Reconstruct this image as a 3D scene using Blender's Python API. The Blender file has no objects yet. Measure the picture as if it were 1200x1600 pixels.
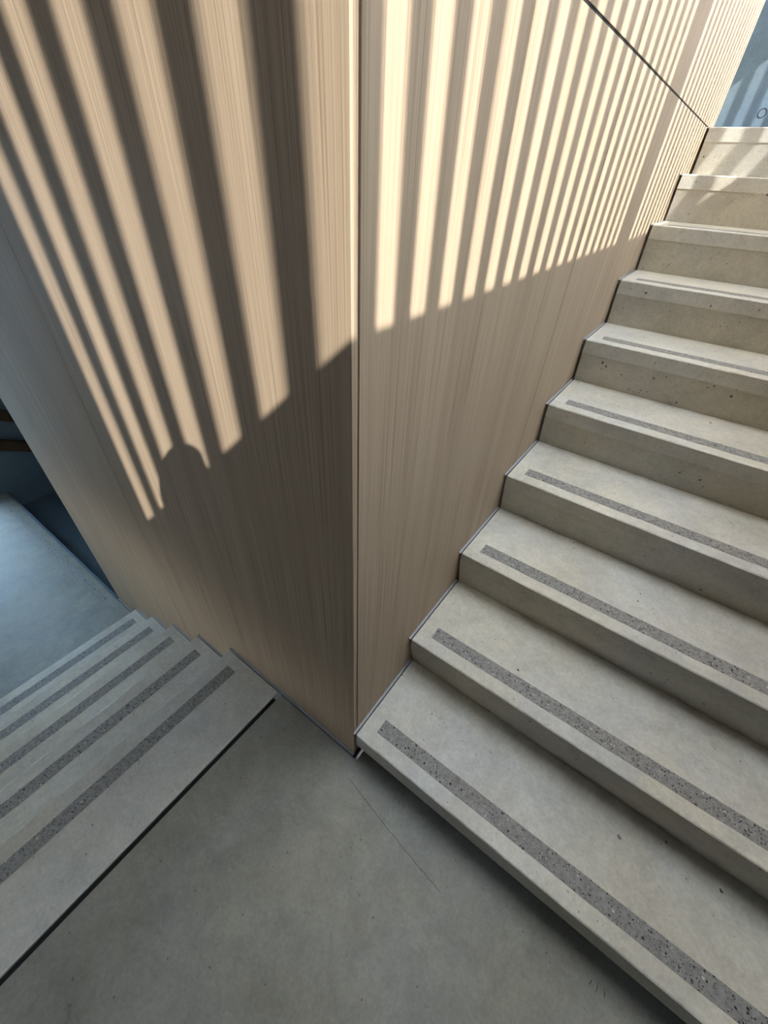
import bpy, bmesh, math, random
from mathutils import Vector, Matrix
S = bpy.context.scene
C = S.collection
random.seed(7)

# ---------------------------------------------------------------- camera
cam = bpy.data.cameras.new('camera')
cam.sensor_fit = 'HORIZONTAL'; cam.sensor_width = 36.0
cam.lens = 36.0 * 639.46 / 1200.0
cam.clip_start = 0.02
cam_o = bpy.data.objects.new('camera', cam); C.objects.link(cam_o)
RIGHT = Vector((0.80392935, 0.59306239, 0.04443642))
DOWN = Vector((0.40974062, -0.49817021, -0.76415906))
FWD = Vector((-0.4310571, 0.6325373, -0.6434954))
CAM = Vector((0.338, -0.4027, 1.4934))
m = Matrix.Identity(4)
for i in range(3):
    m[i][0] = RIGHT[i]; m[i][1] = -DOWN[i]; m[i][2] = -FWD[i]; m[i][3] = CAM[i]
cam_o.matrix_world = m
S.camera = cam_o

# ---------------------------------------------------------------- sky, sun, exposure
SUN = Vector((-1.0, 0.5535, -0.8755))          # direction the sunlight travels
SKY = 12.0
w = bpy.data.worlds.new('sky'); S.world = w; w.use_nodes = True
nt = w.node_tree; nt.nodes.clear()
tc = nt.nodes.new('ShaderNodeTexCoord'); sx = nt.nodes.new('ShaderNodeSeparateXYZ')
sky = nt.nodes.new('ShaderNodeValToRGB')        # clear sky: pale at the horizon, deeper blue overhead
sky.color_ramp.elements[0].color = (.90, .92, .95, 1); sky.color_ramp.elements[1].color = (.67, .75, .86, 1)
sky.color_ramp.elements[1].position = .8
nt.links.new(tc.outputs['Generated'], sx.inputs[0]); nt.links.new(sx.outputs['Z'], sky.inputs[0])
bg = nt.nodes.new('ShaderNodeBackground'); bg.inputs[1].default_value = SKY
out = nt.nodes.new('ShaderNodeOutputWorld')
nt.links.new(sky.outputs[0], bg.inputs[0]); nt.links.new(bg.outputs[0], out.inputs[0])
sun = bpy.data.lights.new('sun', 'SUN'); sun.energy = 7.6; sun.angle = math.radians(0.38); sun.color = (1.0, 0.975, 0.94)
sun_o = bpy.data.objects.new('sun', sun); C.objects.link(sun_o)
sun_o.rotation_euler = SUN.to_track_quat('-Z', 'Y').to_euler(); sun_o.location = (6, -3, 7)
S.view_settings.view_transform = 'Standard'; S.view_settings.look = 'None'
S.view_settings.gamma = 1.0; S.view_settings.use_curve_mapping = False
S.view_settings.exposure = 0.2

# ---------------------------------------------------------------- measures
H, T, Y0 = 0.17, 0.2803, -0.0032          # riser, going, first nosing of the upper flight
XF = 1.20                                 # inner face of the slatted facade
XL = -3.96                                # stairwell wall far left
YB = 5.65                                 # concrete wall at the top landing
YR = -1.95                                # wall behind the photographer
XE = -2.0892                              # free end of the left timber wall
YE = 2.7555                               # free end of the right timber wall
X0, XG = -0.6353, -0.346                  # first nosing of the lower flight, joint to the landing
H2, T2 = 0.1685, 0.2799
ZL = -5 * H2
ZH = 3.71                                 # head of the facade opening
ZC = 4.00                                 # ceiling
GAP = 0.0115                               # concrete stops short of the timber by this much

# ---------------------------------------------------------------- materials
def nodes(name):
    mt = bpy.data.materials.new(name); mt.use_nodes = True
    t = mt.node_tree; b = t.nodes['Principled BSDF']
    return mt, t, b
def N(t, kind, **kw):
    n = t.nodes.new(kind)
    for k, v in kw.items():
        if hasattr(n, k): setattr(n, k, v)
    return n
def math_n(t, op, a, b=None, c=None, clamp=False):
    n = t.nodes.new('ShaderNodeMath'); n.operation = op; n.use_clamp = clamp
    for i, v in enumerate((a, b, c)):
        if v is None: continue
        if isinstance(v, (int, float)): n.inputs[i].default_value = v
        else: t.links.new(v, n.inputs[i])
    return n.outputs[0]
def mixc(t, fac, a, b, blend='MIX'):
    n = t.nodes.new('ShaderNodeMix'); n.data_type = 'RGBA'; n.blend_type = blend
    for s, v in ((n.inputs[0], fac), (n.inputs[6], a), (n.inputs[7], b)):
        if isinstance(v, (int, float)): s.default_value = v
        elif isinstance(v, tuple): s.default_value = (*v, 1)
        else: t.links.new(v, s)
    return n.outputs[2]
def pos(t, scale=(1, 1, 1)):
    g = t.nodes.new('ShaderNodeNewGeometry'); mp = t.nodes.new('ShaderNodeMapping')
    mp.inputs['Scale'].default_value = scale
    t.links.new(g.outputs['Position'], mp.inputs['Vector'])
    return mp.outputs[0]
def noise(t, v, scale, detail=4, rough=.55, dist=0):
    n = t.nodes.new('ShaderNodeTexNoise'); n.inputs['Scale'].default_value = scale
    n.inputs['Detail'].default_value = detail; n.inputs['Roughness'].default_value = rough
    n.inputs['Distortion'].default_value = dist
    t.links.new(v, n.inputs['Vector']); return n.outputs['Fac']
def voro(t, v, scale, rnd=1.0):
    n = t.nodes.new('ShaderNodeTexVoronoi'); n.inputs['Scale'].default_value = scale
    n.inputs['Randomness'].default_value = rnd
    t.links.new(v, n.inputs['Vector']); return n.outputs['Distance'], n.outputs['Color']
def ramp(t, f, a, b):
    n = t.nodes.new('ShaderNodeMapRange'); n.inputs[1].default_value = a; n.inputs[2].default_value = b
    n.clamp = True; t.links.new(f, n.inputs[0]); return n.outputs[0]
def chan(t, col, i):
    n = t.nodes.new('ShaderNodeSeparateColor'); t.links.new(col, n.inputs[0]); return n.outputs[i]
def bump(t, b, h, strength, dist):
    n = t.nodes.new('ShaderNodeBump'); n.inputs['Strength'].default_value = strength; n.inputs['Distance'].default_value = dist
    t.links.new(h, n.inputs['Height']); t.links.new(n.outputs[0], b.inputs['Normal'])

def concrete(name, col, rough=.55, pores=.0, blot=.26, warm=(1.05, 1.0, .90), dots=.93):
    mt, t, b = nodes(name); p = pos(t)
    big = noise(t, p, 1.7, 5, .6, .4); mid = noise(t, p, 7, 8, .68, .5); fine = noise(t, p, 110, 5, .7)
    grit = noise(t, p, 38, 6, .75, .3)
    tone = math_n(t, 'MULTIPLY_ADD', ramp(t, big, .3, .7), blot * 1.0, 1 - blot * .6)
    tone = math_n(t, 'MULTIPLY', tone, math_n(t, 'MULTIPLY_ADD', ramp(t, mid, .30, .70), blot * 1.2, 1 - blot * .6))
    tone = math_n(t, 'MULTIPLY', tone, math_n(t, 'MULTIPLY_ADD', ramp(t, grit, .25, .75), .22, .89))
    tone = math_n(t, 'MULTIPLY', tone, math_n(t, 'MULTIPLY_ADD', ramp(t, fine, .25, .75), .26, .87))
    # small dark smudges
    smu = math_n(t, 'MULTIPLY', ramp(t, noise(t, p, 19, 5, .7, .8), .35, .27), .30)
    tone = math_n(t, 'SUBTRACT', tone, smu)
    c1 = mixc(t, ramp(t, noise(t, p, 2.3, 5, .6, .5), .38, .62), tuple(col), tuple(c * k for c, k in zip(col, warm)))
    c2 = mixc(t, 1.0, c1, tone, 'MULTIPLY')
    # dark grains and air holes, irregular in outline and size
    wob = t.nodes.new('ShaderNodeVectorMath'); wob.operation = 'MULTIPLY_ADD'
    nz = t.nodes.new('ShaderNodeTexNoise'); nz.inputs['Scale'].default_value = 70; nz.inputs['Detail'].default_value = 3
    t.links.new(p, nz.inputs['Vector']); t.links.new(nz.outputs['Color'], wob.inputs[0])
    wob.inputs[1].default_value = (.012,) * 3; t.links.new(p, wob.inputs[2]); pw = wob.outputs[0]
    d, cc = voro(t, pw, 95)
    m1 = math_n(t, 'MULTIPLY', math_n(t, 'LESS_THAN', d, math_n(t, 'MULTIPLY', chan(t, cc, 1), .24)), math_n(t, 'GREATER_THAN', chan(t, cc, 0), dots))
    hole = math_n(t, 'MULTIPLY', m1, .7)
    if pores:
        d2, c3 = voro(t, pw, 48)
        sz = math_n(t, 'MULTIPLY_ADD', math_n(t, 'POWER', chan(t, c3, 1), 3.0), .20, .06)
        m2 = math_n(t, 'MULTIPLY', math_n(t, 'LESS_THAN', d2, sz), math_n(t, 'GREATER_THAN', chan(t, c3, 0), 1 - pores))
        m2 = math_n(t, 'MULTIPLY', m2, ramp(t, noise(t, p, 3.1, 2), .42, .52))     # holes gather in patches
        hole = math_n(t, 'MAXIMUM', hole, m2)
    c4 = mixc(t, math_n(t, 'MULTIPLY', hole, .85), c2, (.025, .025, .023))
    t.links.new(c4, b.inputs['Base Color'])
    t.links.new(math_n(t, 'MULTIPLY_ADD', mid, .2, rough - .1), b.inputs['Roughness'])
    b.inputs['Specular IOR Level'].default_value = .45
    hgt = math_n(t, 'SUBTRACT', math_n(t, 'MULTIPLY_ADD', grit, .5, math_n(t, 'MULTIPLY', fine, .35)), math_n(t, 'MULTIPLY', hole, 1.0))
    bump(t, b, hgt, .35, .002)
    return mt

def aggregate(name):
    mt, t, b = nodes(name); p = pos(t)
    wob = t.nodes.new('ShaderNodeVectorMath'); wob.operation = 'MULTIPLY_ADD'
    nz = t.nodes.new('ShaderNodeTexNoise'); nz.inputs['Scale'].default_value = 160; nz.inputs['Detail'].default_value = 2
    t.links.new(p, nz.inputs['Vector']); t.links.new(nz.outputs['Color'], wob.inputs[0])
    wob.inputs[1].default_value = (.006,) * 3; t.links.new(p, wob.inputs[2]); pw = wob.outputs[0]
    base = mixc(t, ramp(t, noise(t, p, 90, 5, .7), .3, .7), (.22, .21, .185), (.42, .40, .36))
    h = 0.5
    for sc, dk, lt, mx in ((150, .40, .97, .46), (240, .38, .985, .42)):
        d, c = voro(t, pw, sc); r = chan(t, c, 0); g = chan(t, c, 1); q = chan(t, c, 2)
        inside = math_n(t, 'LESS_THAN', d, math_n(t, 'MULTIPLY_ADD', g, mx - .14, .16))
        tone = math_n(t, 'MULTIPLY_ADD', math_n(t, 'POWER', q, 2.0), .24, .03)
        stone = t.nodes.new('ShaderNodeCombineColor')
        t.links.new(tone, stone.inputs[0]); t.links.new(math_n(t, 'MULTIPLY', tone, .96), stone.inputs[1]); t.links.new(math_n(t, 'MULTIPLY', tone, .90), stone.inputs[2])
        base = mixc(t, math_n(t, 'MULTIPLY', inside, math_n(t, 'LESS_THAN', r, dk)), base, stone.outputs[0])
        base = mixc(t, math_n(t, 'MULTIPLY', inside, math_n(t, 'GREATER_THAN', r, lt)), base, (.66, .63, .57))
        h = math_n(t, 'SUBTRACT', h, math_n(t, 'MULTIPLY', d, .6))
    t.links.new(base, b.inputs['Base Color']); b.inputs['Roughness'].default_value = .6
    bump(t, b, h, .5, .002)
    return mt

def timber(name, a, c_, k=1.0):
    mt, t, b = nodes(name)
    fine = noise(t, pos(t, (1, 1, .005)), 430, 1, .5)
    hair = noise(t, pos(t, (1, 1, .02)), 800, 2, .6)
    band = noise(t, pos(t, (1, 1, .012)), 24, 4, .6, .15)
    wide = noise(t, pos(t, (1, 1, .03)), 6, 2, .5)
    mott = noise(t, pos(t, (1, 1, .25)), 9, 4, .6)
    f = math_n(t, 'MULTIPLY_ADD', ramp(t, fine, .30, .70), .46, math_n(t, 'MULTIPLY', ramp(t, band, .3, .7), .26))
    f = math_n(t, 'MULTIPLY_ADD', hair, .20, f)
    f = math_n(t, 'MULTIPLY_ADD', mott, .22, f)
    f = math_n(t, 'MULTIPLY_ADD', ramp(t, wide, .3, .7), .18, math_n(t, 'SUBTRACT', f, .16), clamp=True)
    col = mixc(t, f, tuple(x * k for x in a), tuple(x * k for x in c_))
    # darker pore lines
    pore = ramp(t, fine, .38, .30)
    col = mixc(t, math_n(t, 'MULTIPLY', pore, .30), col, tuple(x * k * .5 for x in a))
    t.links.new(col, b.inputs['Base Color'])
    b.inputs['Roughness'].default_value = .7; b.inputs['Specular IOR Level'].default_value = .15
    bump(t, b, fine, .22, .0012)
    return mt

def plain(name, col, rough=.5, metal=0.0, var=.06, scale=40):
    mt, t, b = nodes(name); p = pos(t)
    n = noise(t, p, scale, 4)
    col2 = mixc(t, n, tuple(x * (1 - var) for x in col), tuple(min(1, x * (1 + var)) for x in col))
    t.links.new(col2, b.inputs['Base Color']); b.inputs['Roughness'].default_value = rough; b.inputs['Metallic'].default_value = metal
    return mt

M = {}
M['floor'] = concrete('landing concrete', (.33, .32, .27), .5, 0, .30)
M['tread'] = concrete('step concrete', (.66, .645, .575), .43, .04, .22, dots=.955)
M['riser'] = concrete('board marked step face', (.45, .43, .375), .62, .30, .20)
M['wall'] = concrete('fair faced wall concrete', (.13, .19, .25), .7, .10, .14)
M['agg'] = aggregate('ground aggregate strip')
M['wood'] = timber('vertical grain oak veneer', (.35, .258, .17), (.62, .48, .335))
M['edge'] = timber('oak edge', (.50, .38, .27), (.66, .52, .39))
M['rail'] = timber('dark stained timber', (.055, .035, .022), (.10, .065, .042))
M['slat'] = timber('weathered larch slat', (.30, .22, .15), (.45, .34, .25))
M['joint'] = plain('grey sealed joint', (.42, .43, .45), .45)
M['dark'] = plain('black joint depth', (.012, .012, .013), .9)
M['white'] = plain('white plaster', (.74, .73, .70), .8)
M['ground'] = plain('pale paving outside', (.32, .31, .29), .9, var=.15, scale=3)
M['steel'] = plain('grey metal bracket', (.25, .25, .26), .4, .9)
M['crack'] = plain('dark scuff', (.05, .05, .048), .9)

# ---------------------------------------------------------------- mesh helpers
def link(name, bm, mats, parent=None, smooth=False):
    me = bpy.data.meshes.new(name); bm.normal_update(); bm.to_mesh(me); bm.free()
    for x in (mats if isinstance(mats, (list, tuple)) else [mats]): me.materials.append(x)
    if smooth:
        for p_ in me.polygons: p_.use_smooth = True
    o = bpy.data.objects.new(name, me); C.objects.link(o)
    if parent: o.parent = parent
    return o
def box(bm, a, b, bevel=0.0):
    vs = [bm.verts.new((x, y, z)) for x in (a[0], b[0]) for y in (a[1], b[1]) for z in (a[2], b[2])]
    fs = [(0, 1, 3, 2), (4, 6, 7, 5), (0, 4, 5, 1), (2, 3, 7, 6), (0, 2, 6, 4), (1, 5, 7, 3)]
    faces = [bm.faces.new([vs[i] for i in f]) for f in fs]
    if bevel:
        es = list({e for f in faces for e in f.edges})
        bmesh.ops.bevel(bm, geom=es, offset=bevel, segments=2, affect='EDGES', profile=.5)
    return faces
def boxo(name, a, b, mat, parent=None, bevel=0.0):
    bm = bmesh.new(); box(bm, a, b, bevel)
    bmesh.ops.recalc_face_normals(bm, faces=bm.faces)
    return link(name, bm, mat, parent)
def prism(bm, prof, w0, w1, axis='x', cuts=0):
    # prof: (s, z) outline, swept along the flight's width
    def P(s, z, w): return (w, s, z) if axis == 'x' else (s, w, z)
    ws = [w0 + (w1 - w0) * i / (cuts + 1) for i in range(cuts + 2)]
    rows = [[bm.verts.new(P(s, z, x)) for s, z in prof] for x in ws]
    n = len(prof)
    for r0, r1 in zip(rows, rows[1:]):
        for i in range(n):
            bm.faces.new((r0[i], r0[(i + 1) % n], r1[(i + 1) % n], r1[i]))
    bm.faces.new(rows[0]); bm.faces.new(list(reversed(rows[-1])))
    bmesh.ops.recalc_face_normals(bm, faces=bm.faces)
def thing(name, label, cat, loc=(0, 0, 0), group=None):
    o = bpy.data.objects.new(name, None); C.objects.link(o); o.location = loc
    o['label'] = label; o['category'] = cat
    if group: o['group'] = group
    return o
def tag(o, label, cat, group=None):
    o['label'] = label; o['category'] = cat
    if group: o['group'] = group
    return o
def structure(o): o['kind'] = 'structure'; return o
def unparent_offset(o, par):
    # meshes are modelled in world space: keep them there under a moved parent
    o.matrix_parent_inverse = Matrix.Translation(par.location).inverted()

# ---------------------------------------------------------------- timber core: left and right faces
core = boxo('wall_core', (XE + .03, .03, ZL - .9), (-.03, YE - .03, ZC), M['dark']); structure(core)
def panels(wall, spans, zs, face):
    for (a, b) in spans:
        for (z0, z1) in zs:
            if face == 'y': A, B = (a, 0.0, z0), (b, .0125, z1)
            else: A, B = (-.0125, a, z0), (0.0, b, z1)
            boxo('wood_panel', A, B, M['wood'], wall, .0007)
ZJ = 1.70
wl = boxo('wall_left', (XE + .004, .0125, ZL - .9), (-.0130, .03, ZC), M['dark']); structure(wl)
J = .0016
panels(wl, [(XE, -1.05 - J), (-1.05 + J, 0.0)], [(ZL - .85, ZJ - .002), (ZJ + .002, ZC)], 'y')
wr = boxo('wall_right', (-.03, .030, -.05), (-.0125, YE - .004, ZC), M['dark']); structure(wr)
J = .0018
panels(wr, [(.0165, .9326 - J), (.9326 + J, 1.844 - J), (1.844 + J, YE)], [(-.04, ZJ - .0022), (ZJ + .0022, ZC)], 'x')
boxo('joint_shade', (-.0124, .0166, ZJ - .0021), (-.0015, YE - .001, ZJ + .0021), M['dark'], wr)  # dark strip added in the joint in place of its shade
boxo('joint_shade', (XE + .001, .0015, ZJ - .0019), (-.0015, .0124, ZJ + .0019), M['dark'], wl)
# return faces at the two free ends
we = boxo('wall_end', (XE - .0005, .0125, ZL - .85), (XE + .03, 2.7, ZC), M['wood']); structure(we)
we2 = boxo('wall_far_end', (-2.05, YE - .03, 1.5), (-.0125, YE, ZC), M['wood']); structure(we2)

# ---------------------------------------------------------------- step builder
def step(parent, nose, z, direction, w0, w1, going, rise, band, rec, first=False, last_depth=None):
    """One precast step. direction '+y' climbs towards +y (nose line along x); '-x' steps down towards -x (nose line along y)."""
    d = last_depth if last_depth else going + .11
    if first:
        prof = [(.003, 0), (0, -.003), (0, -.072), (.003, -.075), (.16, -.075), (.16, -rise + .002), (.26, -rise + .002), (.26, -.09), (d, -.09), (d, 0)]
        nb = (1, 2, 3)
    else:
        prof = [(.003, 0), (0, -.003), (0, -band), (.0035, -band - .003), (rec, -rise), (.13, -rise), (.16, -.10), (d, -.10), (d, 0)]
        nb = (1, 2, 3)
    bm = bmesh.new()
    if direction == '+y':
        pr = [(nose + s, z + q) for s, q in prof]
        prism(bm, pr, w0, w1, 'x', 23)
    else:
        pr = [(nose + s, z + q) for s, q in prof]
        prism(bm, pr, w0, w1, 'y', 23)
    rnd = random.Random(int(1000 * (nose + 9 * z)))
    for v in bm.verts:                      # tiny waviness of the arris
        s = (v.co.y if direction == '+y' else v.co.x) - nose
        if s < .004 and v.co.z > z - .004:
            j = rnd.uniform(-.0012, .0005)
            if direction == '+y': v.co.y -= j * .6
            else: v.co.x -= j * .6
            v.co.z += min(0, j)
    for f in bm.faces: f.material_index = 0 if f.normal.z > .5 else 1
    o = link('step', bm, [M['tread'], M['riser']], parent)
    unparent_offset(o, parent)
    return o
def sub(name, a, b, mat, step_o, bevel=0.0):
    return boxo(name, a, b, mat, step_o, bevel)

# ---------------------------------------------------------------- upper flight (right)
up = thing('staircase', 'pale concrete flight climbing to the right beside the sunlit timber wall', 'staircase', (0, 0, 0))
for k in range(1, 11):
    yn = Y0 + (k - 1) * T; z = k * H
    st = step(up, yn, z, '+y', GAP, XF - .02, T, H, .050, .033, first=(k == 1), last_depth=(.36 if k == 10 else None))
    if k < 10:
        sub('anti_slip_strip', (.057, yn + .045, z - .004), (XF - .08, yn + .091, z + .0005), M['agg'], st)
    sub('joint_strip', (.0005, yn - .001, z - .004), (.0078, yn + T + .033, z - .0006), M['joint'], st)
bm = bmesh.new()
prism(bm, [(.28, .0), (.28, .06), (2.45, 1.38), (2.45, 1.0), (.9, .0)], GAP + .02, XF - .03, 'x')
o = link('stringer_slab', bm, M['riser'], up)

# top landing and far wall
ul = boxo('floor_upper', (-2.05, Y0 + 9 * T + .36, 1.45), (XF, YB, 1.70), M['tread']); structure(ul)

# ---------------------------------------------------------------- landing floor
fl = boxo('floor', (XG + .009, YR, -.22), (XF, -GAP, 0.0), M['floor']); structure(fl)
f2 = boxo('floor_under_stair', (.02, -GAP, -.22), (XF, 1.0, -.0005), M['floor']); structure(f2)
tr = boxo('trim_1', (XG - .03, -.0078, -.010), (.0008, -.0005, .0004), M['joint']); structure(tr)
tr2 = boxo('trim_2', (.0010, -.0085, -.016), (.0085, .16, .0002), M['dark']); structure(tr2)

# hairline crack and short scuffs on the landing
def ribbon(name, pts, wid, z, mat, parent):
    bm = bmesh.new(); P = [Vector((x, y, z)) for x, y in pts]; rows = []
    for i_, q in enumerate(P):
        d_ = (P[min(i_ + 1, len(P) - 1)] - P[max(i_ - 1, 0)]).normalized(); n_ = Vector((-d_.y, d_.x, 0)) * wid * (.5 if 0 < i_ < len(P) - 1 else .2)
        rows.append([bm.verts.new(q + n_), bm.verts.new(q - n_), bm.verts.new(q - n_ - Vector((0, 0, .004))), bm.verts.new(q + n_ - Vector((0, 0, .004)))])
    for r0, r1 in zip(rows, rows[1:]):
        for j in range(4): bm.faces.new((r0[j], r0[(j + 1) % 4], r1[(j + 1) % 4], r1[j]))
    bm.faces.new(rows[0]); bm.faces.new(rows[-1][::-1])
    bmesh.ops.recalc_face_normals(bm, faces=bm.faces)
    return link(name, bm, mat, parent)
cp = [(.0319, -.0654), (.1381, -.0857), (.2326, -.1006), (.3198, -.1144), (.4088, -.1242)]
fine_ = []
for (x0, y0_), (x1, y1) in zip(cp, cp[1:]):
    for q in range(6): fine_.append((x0 + (x1 - x0) * q / 6, y0_ + (y1 - y0_) * q / 6 + random.uniform(-.0012, .0012)))
ribbon('hairline_crack', fine_ + [cp[-1]], .0011, .0003, M['crack'], fl)
for a_, b_ in (((.7836, -.0385), (.7792, -.0506)), ((.7964, -.0354), (.7967, -.054)), ((.8115, -.0356), (.8153, -.0513)), ((.1816, -.016), (.1847, -.0264)), ((.1952, -.0155), (.199, -.029)), ((.2108, -.017), (.217, -.028)), ((-.2436, -.0927), (-.2339, -.0958))):
    mid_ = ((a_[0] + b_[0]) / 2 + .0007, (a_[1] + b_[1]) / 2)
    ribbon('scuff_mark', [a_, mid_, b_], .0016, .0003, M['crack'], fl)

# ---------------------------------------------------------------- lower flight (left): treads fall towards -x
dn = thing('staircase', 'shaded bluish concrete flight going down to the left of the timber corner', 'staircase', (0, 0, 0))
for k in range(0, 5):
    xn = X0 - k * T2; z = -k * H2
    depth = (XG - .007) - X0 if k == 0 else T2 + .10
    st = step(dn, xn, z, '-x', YR + .01, -GAP, T2, H2, .050, .030, last_depth=depth)
    sub('anti_slip_strip', (xn + .052, YR + .1, z - .004), (xn + .096, -.057, z + .0005), M['agg'], st)
    sub('joint_strip', (xn - .001, -.0078, z - .004), (xn + (depth if k == 0 else T2 + .03), -.0005, z - .0006), M['joint'], st)
bm = bmesh.new()
prism(bm, [(XG - .02, -.05), (XG - .02, -.4), (-1.6, ZL - .2), (-1.75, ZL - .02), (-1.62, ZL - .02), (-.45, -.12)], YR + .02, -GAP - .02, 'y')
link('stringer_slab', bm, M['riser'], dn)
jb = boxo('gap_shade_fill', (XG - .0065, YR, -.12), (XG + .0088, -.036, -.007), M['dark']); structure(jb)  # black block added in the gap to imitate the shade of its depth
jf = boxo('trim_3', (XG - .0068, -.034, -.02), (XG + .0088, -.0080, -.0012), M['joint']); structure(jf)

# lower landing and the flight that turns away behind the timber wall
ll = boxo('floor_lower', (XL, YR, ZL - .2), (X0 - 4 * T2 + .12, -GAP, ZL), M['floor']); structure(ll)
jl = boxo('trim_4', (XE, -.0078, ZL - .004), (X0 - 4 * T2 + .03, -.0005, ZL - .0006), M['joint']); structure(jl)
lo = thing('staircase', 'dark blue shaded flight dropping away behind the free end of the timber wall', 'staircase', (0, 0, 0))
for k in range(0, 6):
    yn = .0043 + k * T2; z = ZL - k * H2
    bm = bmesh.new()
    prof = [(-.003, 0), (0, -.003), (0, -.05), (-.0035, -.053), (-.03, -H2), (-.03 - .1, -H2), (-.16, -.10), (-T2 - .06 if k else -.0185, -.10), (-T2 - .06 if k else -.0185, 0)]
    if k == 0: prof = [(-.003, 0), (0, -.003), (0, -.05), (-.0035, -.053), (-.0185, -.14), (-.0185, 0)]
    prism(bm, [(yn + s, z + q) for s, q in prof], XL + .006, XE - .012, 'x', 3)
    st = link('step', bm, M['wall'], lo)  # dark wall concrete puts the shade on these steps into their colour
sub('anti_slip_strip', (XL + .05, -.094, ZL - .004), (-2.143, -.050, ZL + .0005), M['agg'], ll)
bm = bmesh.new()
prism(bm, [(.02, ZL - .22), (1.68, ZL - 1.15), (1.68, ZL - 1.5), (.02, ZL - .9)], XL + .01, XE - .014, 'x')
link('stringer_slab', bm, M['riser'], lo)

# ---------------------------------------------------------------- stairwell walls
def wall_with_hole(name, axis, c0, c1, u0, u1, z0, z1, hole, mat):
    bm = bmesh.new()
    a0, a1, h0, h1 = hole
    for (p, q, r, s) in ((u0, a0, z0, z1), (a1, u1, z0, z1), (a0, a1, z0, h0), (a0, a1, h1, z1)):
        if q - p < 1e-4 or s - r < 1e-4: continue
        if axis == 'x': box(bm, (c0, p, r), (c1, q, s))
        else: box(bm, (p, c0, r), (q, c1, s))
    bmesh.ops.recalc_face_normals(bm, faces=bm.faces)
    return structure(link(name, bm, mat))
wall_with_hole('wall_far_left', 'x', XL - .2, XL, YR - .2, 4.0, ZL - 2.0, ZC, (-.85, -.10, -.75, 1.5), M['wall'])  # opening added out of view to light the lower landing
zs_ = 1.33 + .8755 * XF
for nm_, y0_, y1_, z0_, z1_ in (('sill', YR - .2, YB + .2, -.3, zs_), ('head', YR - .2, YB + .2, ZH, ZC), ('near', YR - .2, -1.5, zs_, ZH), ('far', YB - .3, YB + .2, zs_, ZH)):
    structure(boxo('wall_facade_' + nm_, (XF, y0_, z0_), (XF + .25, y1_, z1_), M['wall']))
wall_with_hole('wall_back', 'y', YB, YB + .2, -2.6, XF + .25, 1.2, ZC, (.70, XF - .01, 2.5, 3.95), M['wall'])  # unseen opening put in to give the treads their sheen
wall_with_hole('wall_rear', 'y', YR - .2, YR, XL - .2, XF + .25, ZL - .3, ZC, (-1.55, -1.0, -.22, .20), M['rail'])  # low opening added behind the camera to brighten the left timber wall
structure(boxo('added_sun_block', (XL - .2, YR - 1.3, .36), (XF + .25, YR - .2, .5), M['rail']))  # unseen slab added to keep direct sun out of the rear opening
structure(boxo('wall_light_stop', (XL, 1.72, ZL - 2.0), (XE + .002, 1.9, ZC), M['wall']))  # unseen wall added to stop daylight leaking into the lower stairwell
RX0, RX1, RY0, RY1 = -.02, 1.0, .02, 1.45          # unseen rooflight slot along the timber wall, added and sized to brighten the treads
bm = bmesh.new()
box(bm, (XL - .2, YR - .2, ZC), (XF + .25, RY0, ZC + .2))
box(bm, (XL - .2, RY0, ZC), (RX0, YB + .2, ZC + .2))
box(bm, (RX1, RY0, ZC), (XF + .25, YB + .2, ZC + .2))
box(bm, (RX0, RY1, ZC), (RX1, YB + .2, ZC + .2))
bmesh.ops.recalc_face_normals(bm, faces=bm.faces)
structure(link('ceiling', bm, M['rail']))
structure(boxo('ground', (-30, -30, -4.6), (30, 30, -4.4), M['ground']))

gm = bpy.data.materials.new('blue tinted glass'); gm.use_nodes = True  # blue put in to cool the light on the lower stairs
t_ = gm.node_tree; t_.nodes.clear()
tb = t_.nodes.new('ShaderNodeBsdfTransparent'); tb.inputs[0].default_value = (.72, .875, 1.0, 1)
gl = t_.nodes.new('ShaderNodeBsdfGlossy'); gl.inputs['Roughness'].default_value = .02
fr = t_.nodes.new('ShaderNodeFresnel'); fr.inputs[0].default_value = 1.45
ms = t_.nodes.new('ShaderNodeMixShader'); mo = t_.nodes.new('ShaderNodeOutputMaterial')
t_.links.new(fr.outputs[0], ms.inputs[0]); t_.links.new(tb.outputs[0], ms.inputs[1]); t_.links.new(gl.outputs[0], ms.inputs[2]); t_.links.new(ms.outputs[0], mo.inputs[0])
structure(boxo('tint_pane_1', (XL - .12, -.85, -.75), (XL - .11, -.10, 1.5), gm))  # unseen pane, added to tint the daylight from the left

bm = bmesh.new()
N_, K_ = 24, 6
ringv = [[bm.verts.new((.020 + (.030 + .003 * math.cos(b_)) * math.cos(a_), YB + .003 * math.sin(b_), 2.01 + (.030 + .003 * math.cos(b_)) * math.sin(a_))) for b_ in [2 * math.pi * j_ / K_ for j_ in range(K_)]] for a_ in [2 * math.pi * i_ / N_ for i_ in range(N_)]]
for i_ in range(N_):
    for j_ in range(K_): bm.faces.new((ringv[i_][j_], ringv[(i_ + 1) % N_][j_], ringv[(i_ + 1) % N_][(j_ + 1) % K_], ringv[i_][(j_ + 1) % K_]))
bmesh.ops.recalc_face_normals(bm, faces=bm.faces)
link('tie_hole_ring', bm, M['dark'], bpy.data.objects['wall_back'])

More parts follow.
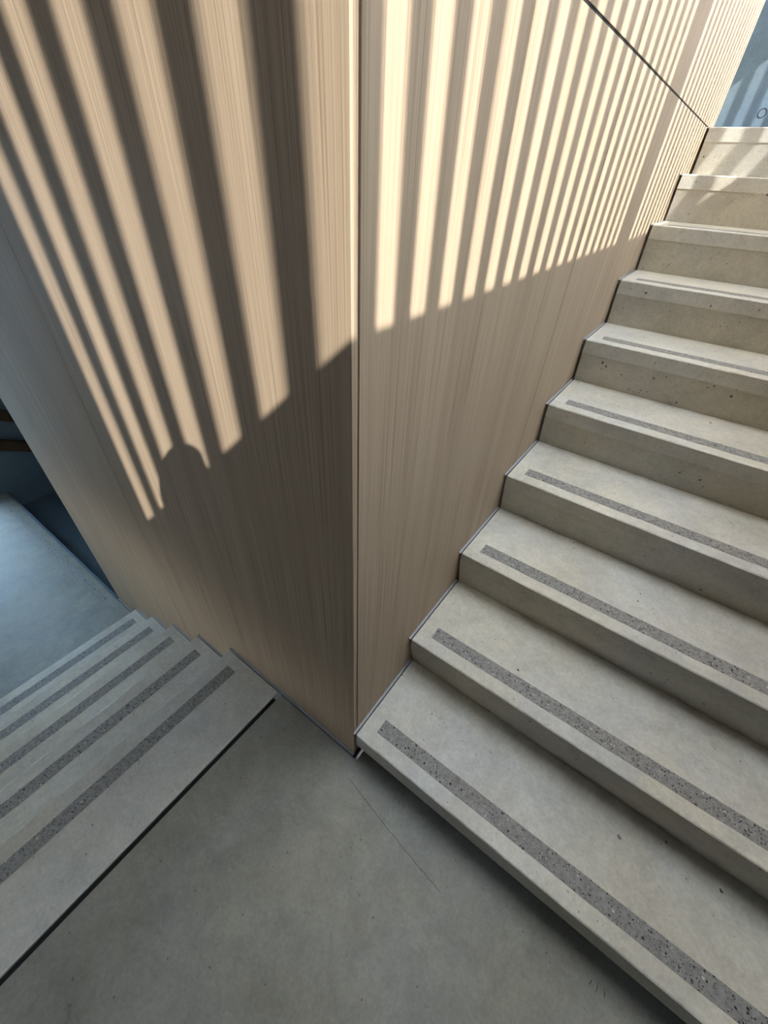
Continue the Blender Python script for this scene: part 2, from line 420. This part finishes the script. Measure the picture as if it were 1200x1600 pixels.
# handrails on the far left wall
for i, (zc, nm) in enumerate(((-.165 + .25 * .55, 'uppermost'), (-.40 + .16 * .55, 'lower'))):
    r = thing('handrail', f'dark timber handrail on the blue concrete wall, {nm} of the two', 'handrail', (0, 0, 0))
    bm = bmesh.new()
    prism(bm, [(-.02, zc - .05), (1.7, zc - .05 - 1.72 * .55), (1.7, zc + .05 - 1.72 * .55), (-.02, zc + .05)], XL + .045, XL + .095, 'x')
    bmesh.ops.bevel(bm, geom=list(bm.edges), offset=.006, segments=2, affect='EDGES')
    link('rail', bm, M['rail'], r)
    for y in (.45, 1.3):
        boxo('bracket', (XL, y - .012, zc - y * .55 - .03), (XL + .05, y + .012, zc - y * .55 - .005), M['steel'], r)

# ---------------------------------------------------------------- slatted sun screen in the facade
sc = thing('slatted_screen', 'tall timber slat screen in the facade opening above the right flight', 'screen', (0, 0, 0))
P_ = .0810; XS = XF + .08; SD, SW = .014, .034
ztop, zbot = ZH - .004, 1.33 + .8755 * XF + .004
for k in range(-8, 70):
    ce = .0695 + .0405 + k * P_                    # blocked strip's centre measured on the timber wall's plane
    a = ce - .5535 * (XS + SD / 2) - SW / 2
    if a > YB - .36: break
    boxo('slat', (XS, a, zbot), (XS + SD, a + SW, ztop), M['slat'], sc)
for kc in (17.5, 42.5):
    ce = .0695 + kc * P_
    pd, pw = .08, .145
    a = ce - .5535 * (XS - .01 + pd / 2) - pw / 2
    boxo('post', (XS - .01, a, zbot), (XS - .01 + pd, a + pw, ztop), M['slat'], sc)
# jamb closing the screen at its near end
ce = .0695 - 7.5 * P_
ye = ce - .5535 * (XF) 
structure(boxo("wall_jamb", (XF, -1.50, zs_), (XF + .25, ye - .5535*.25 + .01, ZH), M['wall']))

# ---------------------------------------------------------------- the photographer, whose head shades the stripes
M['skin'] = plain('skin', (.55, .36, .27), .5, var=.05)
M['cloth'] = plain('charcoal jacket cloth', (.045, .048, .055), .9, var=.2, scale=300)
M['denim'] = plain('dark blue trouser cloth', (.035, .045, .075), .9, var=.2, scale=300)
M['hair'] = plain('brown hair', (.05, .032, .02), .6, var=.3, scale=200)
M['leather'] = plain('black shoe leather', (.02, .02, .02), .4)
M['lip'] = plain('lips', (.45, .22, .19), .5)
M['eye'] = plain('eye white', (.7, .7, .68), .2)
M['case'] = plain('black phone body', (.015, .015, .017), .3)
PR = thing('person', 'person in charcoal jacket standing at the landing corner and holding up a phone', 'person', (.46, -.58, 0))
PR.rotation_euler = (0, 0, .598)
PM = Matrix.Translation((.46, -.58, 0)) @ Matrix.Rotation(.598, 4, 'Z')
PI_ = PM.inverted()
def skin(name, chains, mat, parent, levels=1, root=0):
    """chains: lists of (x, y, z, rx, ry); equal points are shared"""
    vs, es, idx = [], [], {}
    for ch in chains:
        last = None
        for p in ch:
            key = tuple(round(q, 4) for q in p[:3])
            if key not in idx: idx[key] = len(vs); vs.append(p)
            if last is not None: es.append((last, idx[key]))
            last = idx[key]
    me = bpy.data.meshes.new(name); me.from_pydata([v[:3] for v in vs], es, [])
    o = bpy.data.objects.new(name, me); C.objects.link(o)
    md = o.modifiers.new('skin', 'SKIN'); md.use_smooth_shade = True
    for i, v in enumerate(vs):
        me.skin_vertices[0].data[i].radius = (v[3], v[4] if len(v) > 4 else v[3])
        me.skin_vertices[0].data[i].use_root = (i == root)
    sd = o.modifiers.new('sub', 'SUBSURF'); sd.levels = sd.render_levels = levels
    dg = bpy.context.evaluated_depsgraph_get(); dg.update()
    nm = bpy.data.meshes.new_from_object(o.evaluated_get(dg)); nm.name = name
    o.modifiers.clear(); o.data = nm; nm.materials.clear(); nm.materials.append(mat)
    bpy.data.meshes.remove(me)
    o.parent = parent
    return o
def ph(r, d, f):
    v = CAM + RIGHT * r + DOWN * d + FWD * f
    return tuple(PI_ @ v)
torso = [(0, -.06, .93, .13, .10), (0, -.055, 1.08, .125, .095), (0, -.055, 1.24, .145, .10), (0, -.055, 1.38, .14, .095), (0, -.05, 1.475, .075, .06), (0, -.035, 1.54, .046, .047), (0, -.015, 1.60, .048, .052), (0, .012, 1.645, .060, .080), (0, 0, 1.71, .080, .098), (0, -.005, 1.77, .078, .095), (0, -.01, 1.815, .05, .06)]
arms, legs, hands = [], [], []
for sgn in (-1, 1):
    e = .088 if sgn > 0 else -.056
    wr = ph(e + sgn * .012, .155, -.03)
    pa = ph(e, .105, -.022)
    arms.append([(0, -.055, 1.38, .14, .095), (sgn * .165, -.055, 1.43, .062, .062), (sgn * .225, -.07, 1.29, .05, .05), (sgn * .245, -.075, 1.16, .043, .043), ((sgn * .245 + wr[0]) / 2, (wr[1] - .075) / 2, (wr[2] + 1.16) / 2 - .01, .036, .036), (*wr, .026, .03), (*pa, .02, .036)])
    for k, (dd, ln) in enumerate(((.070, .9), (.090, 1.0), (.110, .94), (.130, .75))):
        b0 = ph(e - sgn * .006, dd, -.006); b1 = ph(e - sgn * .020, dd - .004, .010); b2 = ph(e - sgn * (.020 + .022 * ln), dd - .006, .0115); b3 = ph(e - sgn * (.020 + .040 * ln), dd - .006, .010)
        hands.append([(*ph(e, dd + .01, -.022), .010), (*b0, .0095), (*b1, .0085), (*b2, .008), (*b3, .0065)])
    t0 = ph(e + sgn * .0, .135, -.03)
    hands.append([(*t0, .013), (*ph(e - sgn * .010, .110, -.035), .0105), (*ph(e - sgn * .022, .085, -.030), .0095), (*ph(e - sgn * .026, .066, -.024), .0075)])
    legs.append([(0, -.06, .93, .13, .10), (sgn * .092, -.06, .84, .088, .09), (sgn * .10, -.05, .66, .072, .075), (sgn * .105, -.045, .50, .056, .06), (sgn * .108, -.06, .33, .052, .056), (sgn * .11, -.065, .13, .040, .045), (sgn * .11, -.07, .085, .036, .04), (sgn * .112, -.06, .055, .035, .035), (sgn * .122, .04, .04, .036, .026)])
torso = torso[:8]
grow = lambda ch, a: [(p[0], p[1], p[2], p[3] + a, (p[4] if len(p) > 4 else p[3]) + a) for p in ch]
slim = lambda ch, n_, a: grow(ch[:n_], a) + ch[n_:]
skin('body', [slim(torso, 4, -.028)] + [slim(a_, 5, -.012) for a_ in [[(*q[:3], *q[3:]) for q in ar] for ar in arms]] + [slim(l, 6, -.016) for l in legs], M['skin'], PR, 2)
# head: one sculpted surface with brow, nose, lips, chin and ears, tipped towards the phone
HC = Vector((0, .004, 1.712)); HR = Matrix.Rotation(-.30, 3, 'X')
def gs(n_, c, k): return math.exp(-k * ((n_ - Vector(c).normalized()).length_squared))
def skull(n_):
    x, y, z = n_.x * .077, n_.y * .098, n_.z * .118
    if n_.z < 0:
        q = -n_.z; x *= 1 - .42 * q ** 1.6; y *= 1 - (.10 if n_.y > 0 else .42) * q ** 1.5
    if n_.y > 0: y *= 1 - .06 * abs(n_.x) ** 2
    out_ = .020 * gs(n_, (0, 1, -.16), 60) + .012 * gs(n_, (0, 1, .02), 120) + .007 * gs(n_, (0, 1, -.50), 70) + .009 * gs(n_, (0, .9, -.86), 60)
    out_ += sum(-.011 * gs(n_, (e_ * .36, 1, .06), 70) + .004 * gs(n_, (e_ * .34, 1, .26), 60) + .017 * gs(n_, (e_, -.06, -.02), 90) for e_ in (-1, 1))
    return (Vector((x, y, z)) + n_ * out_) * .92
def head_mesh(keep, lift):
    bm = bmesh.new(); bmesh.ops.create_icosphere(bm, subdivisions=5, radius=1)
    dl = []
    for v in bm.verts:
        n_ = v.co.normalized()
        if not keep(n_): dl.append(v)
        v.co = HC + HR @ (skull(n_) + n_ * lift(n_))
    bmesh.ops.delete(bm, geom=dl, context='VERTS')
    return bm
link('head', head_mesh(lambda n_: True, lambda n_: 0), M['skin'], PR, True)
edge_ = lambda n_: n_.z - (.60 if n_.y > .25 else .60 - (.25 - n_.y) * 1.35) - .03 * math.sin(9 * math.atan2(n_.x, n_.y))
link('hair', head_mesh(lambda n_: edge_(n_) > -.02, lambda n_: min(.008, max(-.002, edge_(n_) * .12))), M['hair'], PR, True)
for s_ in (-1, 1):
    bm = bmesh.new(); bmesh.ops.create_uvsphere(bm, u_segments=16, v_segments=10, radius=.0125)
    bmesh.ops.translate(bm, verts=bm.verts, vec=HC + HR @ Vector((s_ * .030, .0695, .0055)))
    link('eye', bm, M['eye'], PR, True)
    bm = bmesh.new(); bmesh.ops.create_uvsphere(bm, u_segments=12, v_segments=8, radius=.006)
    bmesh.ops.translate(bm, verts=bm.verts, vec=HC + HR @ Vector((s_ * .0298, .0770, .0037)))
    link('iris', bm, M['hair'], PR, True)
bm = bmesh.new(); bmesh.ops.create_uvsphere(bm, u_segments=16, v_segments=8, radius=1)
for v in bm.verts: v.co = HC + HR @ Vector((v.co.x * .020, .0815 + v.co.y * .006 - .004 * v.co.x ** 2, -.0515 + v.co.z * .006))
link('mouth', bm, M['lip'], PR, True)
hand_o = []
for i, ch in enumerate(hands):
    skin('thumb' if i % 5 == 4 else 'finger', [ch], M['skin'], PR, 2)
skin('jacket', [grow([(0, -.06, .86, .135, .108)] + torso[:5], .020)] + [grow(a[:6], .013) for a in arms], M['cloth'], PR, 2)
skin('trousers', [grow(torso[:1], .012) + grow([(0, -.058, 1.03, .122, .098)], .008)] + [grow(l[:7], .013) for l in legs], M['denim'], PR, 2)
for s_ in (-1, 1):
    bm = bmesh.new()
    box(bm, (s_ * .115 - .048, -.125, .0), (s_ * .115 + .048, .125, .075))
    for v in bm.verts:
        if v.co.y > 0 and v.co.z > .05: v.co.z = .05
        if v.co.y > 0: v.co.x = s_ * .118 + (v.co.x - s_ * .118) * .8
    bmesh.ops.bevel(bm, geom=list(bm.edges), offset=.02, segments=3, affect='EDGES')
    bmesh.ops.recalc_face_normals(bm, faces=bm.faces)
    link('shoe', bm, M['leather'], PR, True)
phone = thing('phone', 'black phone held in both hands in front of the standing person', 'phone', tuple(CAM + RIGHT * .016 + DOWN * .055 - FWD * .009))
phone.rotation_euler = m.to_3x3().to_euler()
boxo('body', (-.036, -.075, -.004), (.036, .075, .004), M['case'], phone, .003)
boxo('screen', (-.033, -.072, .0041), (.033, .072, .0046), M['dark'], phone)
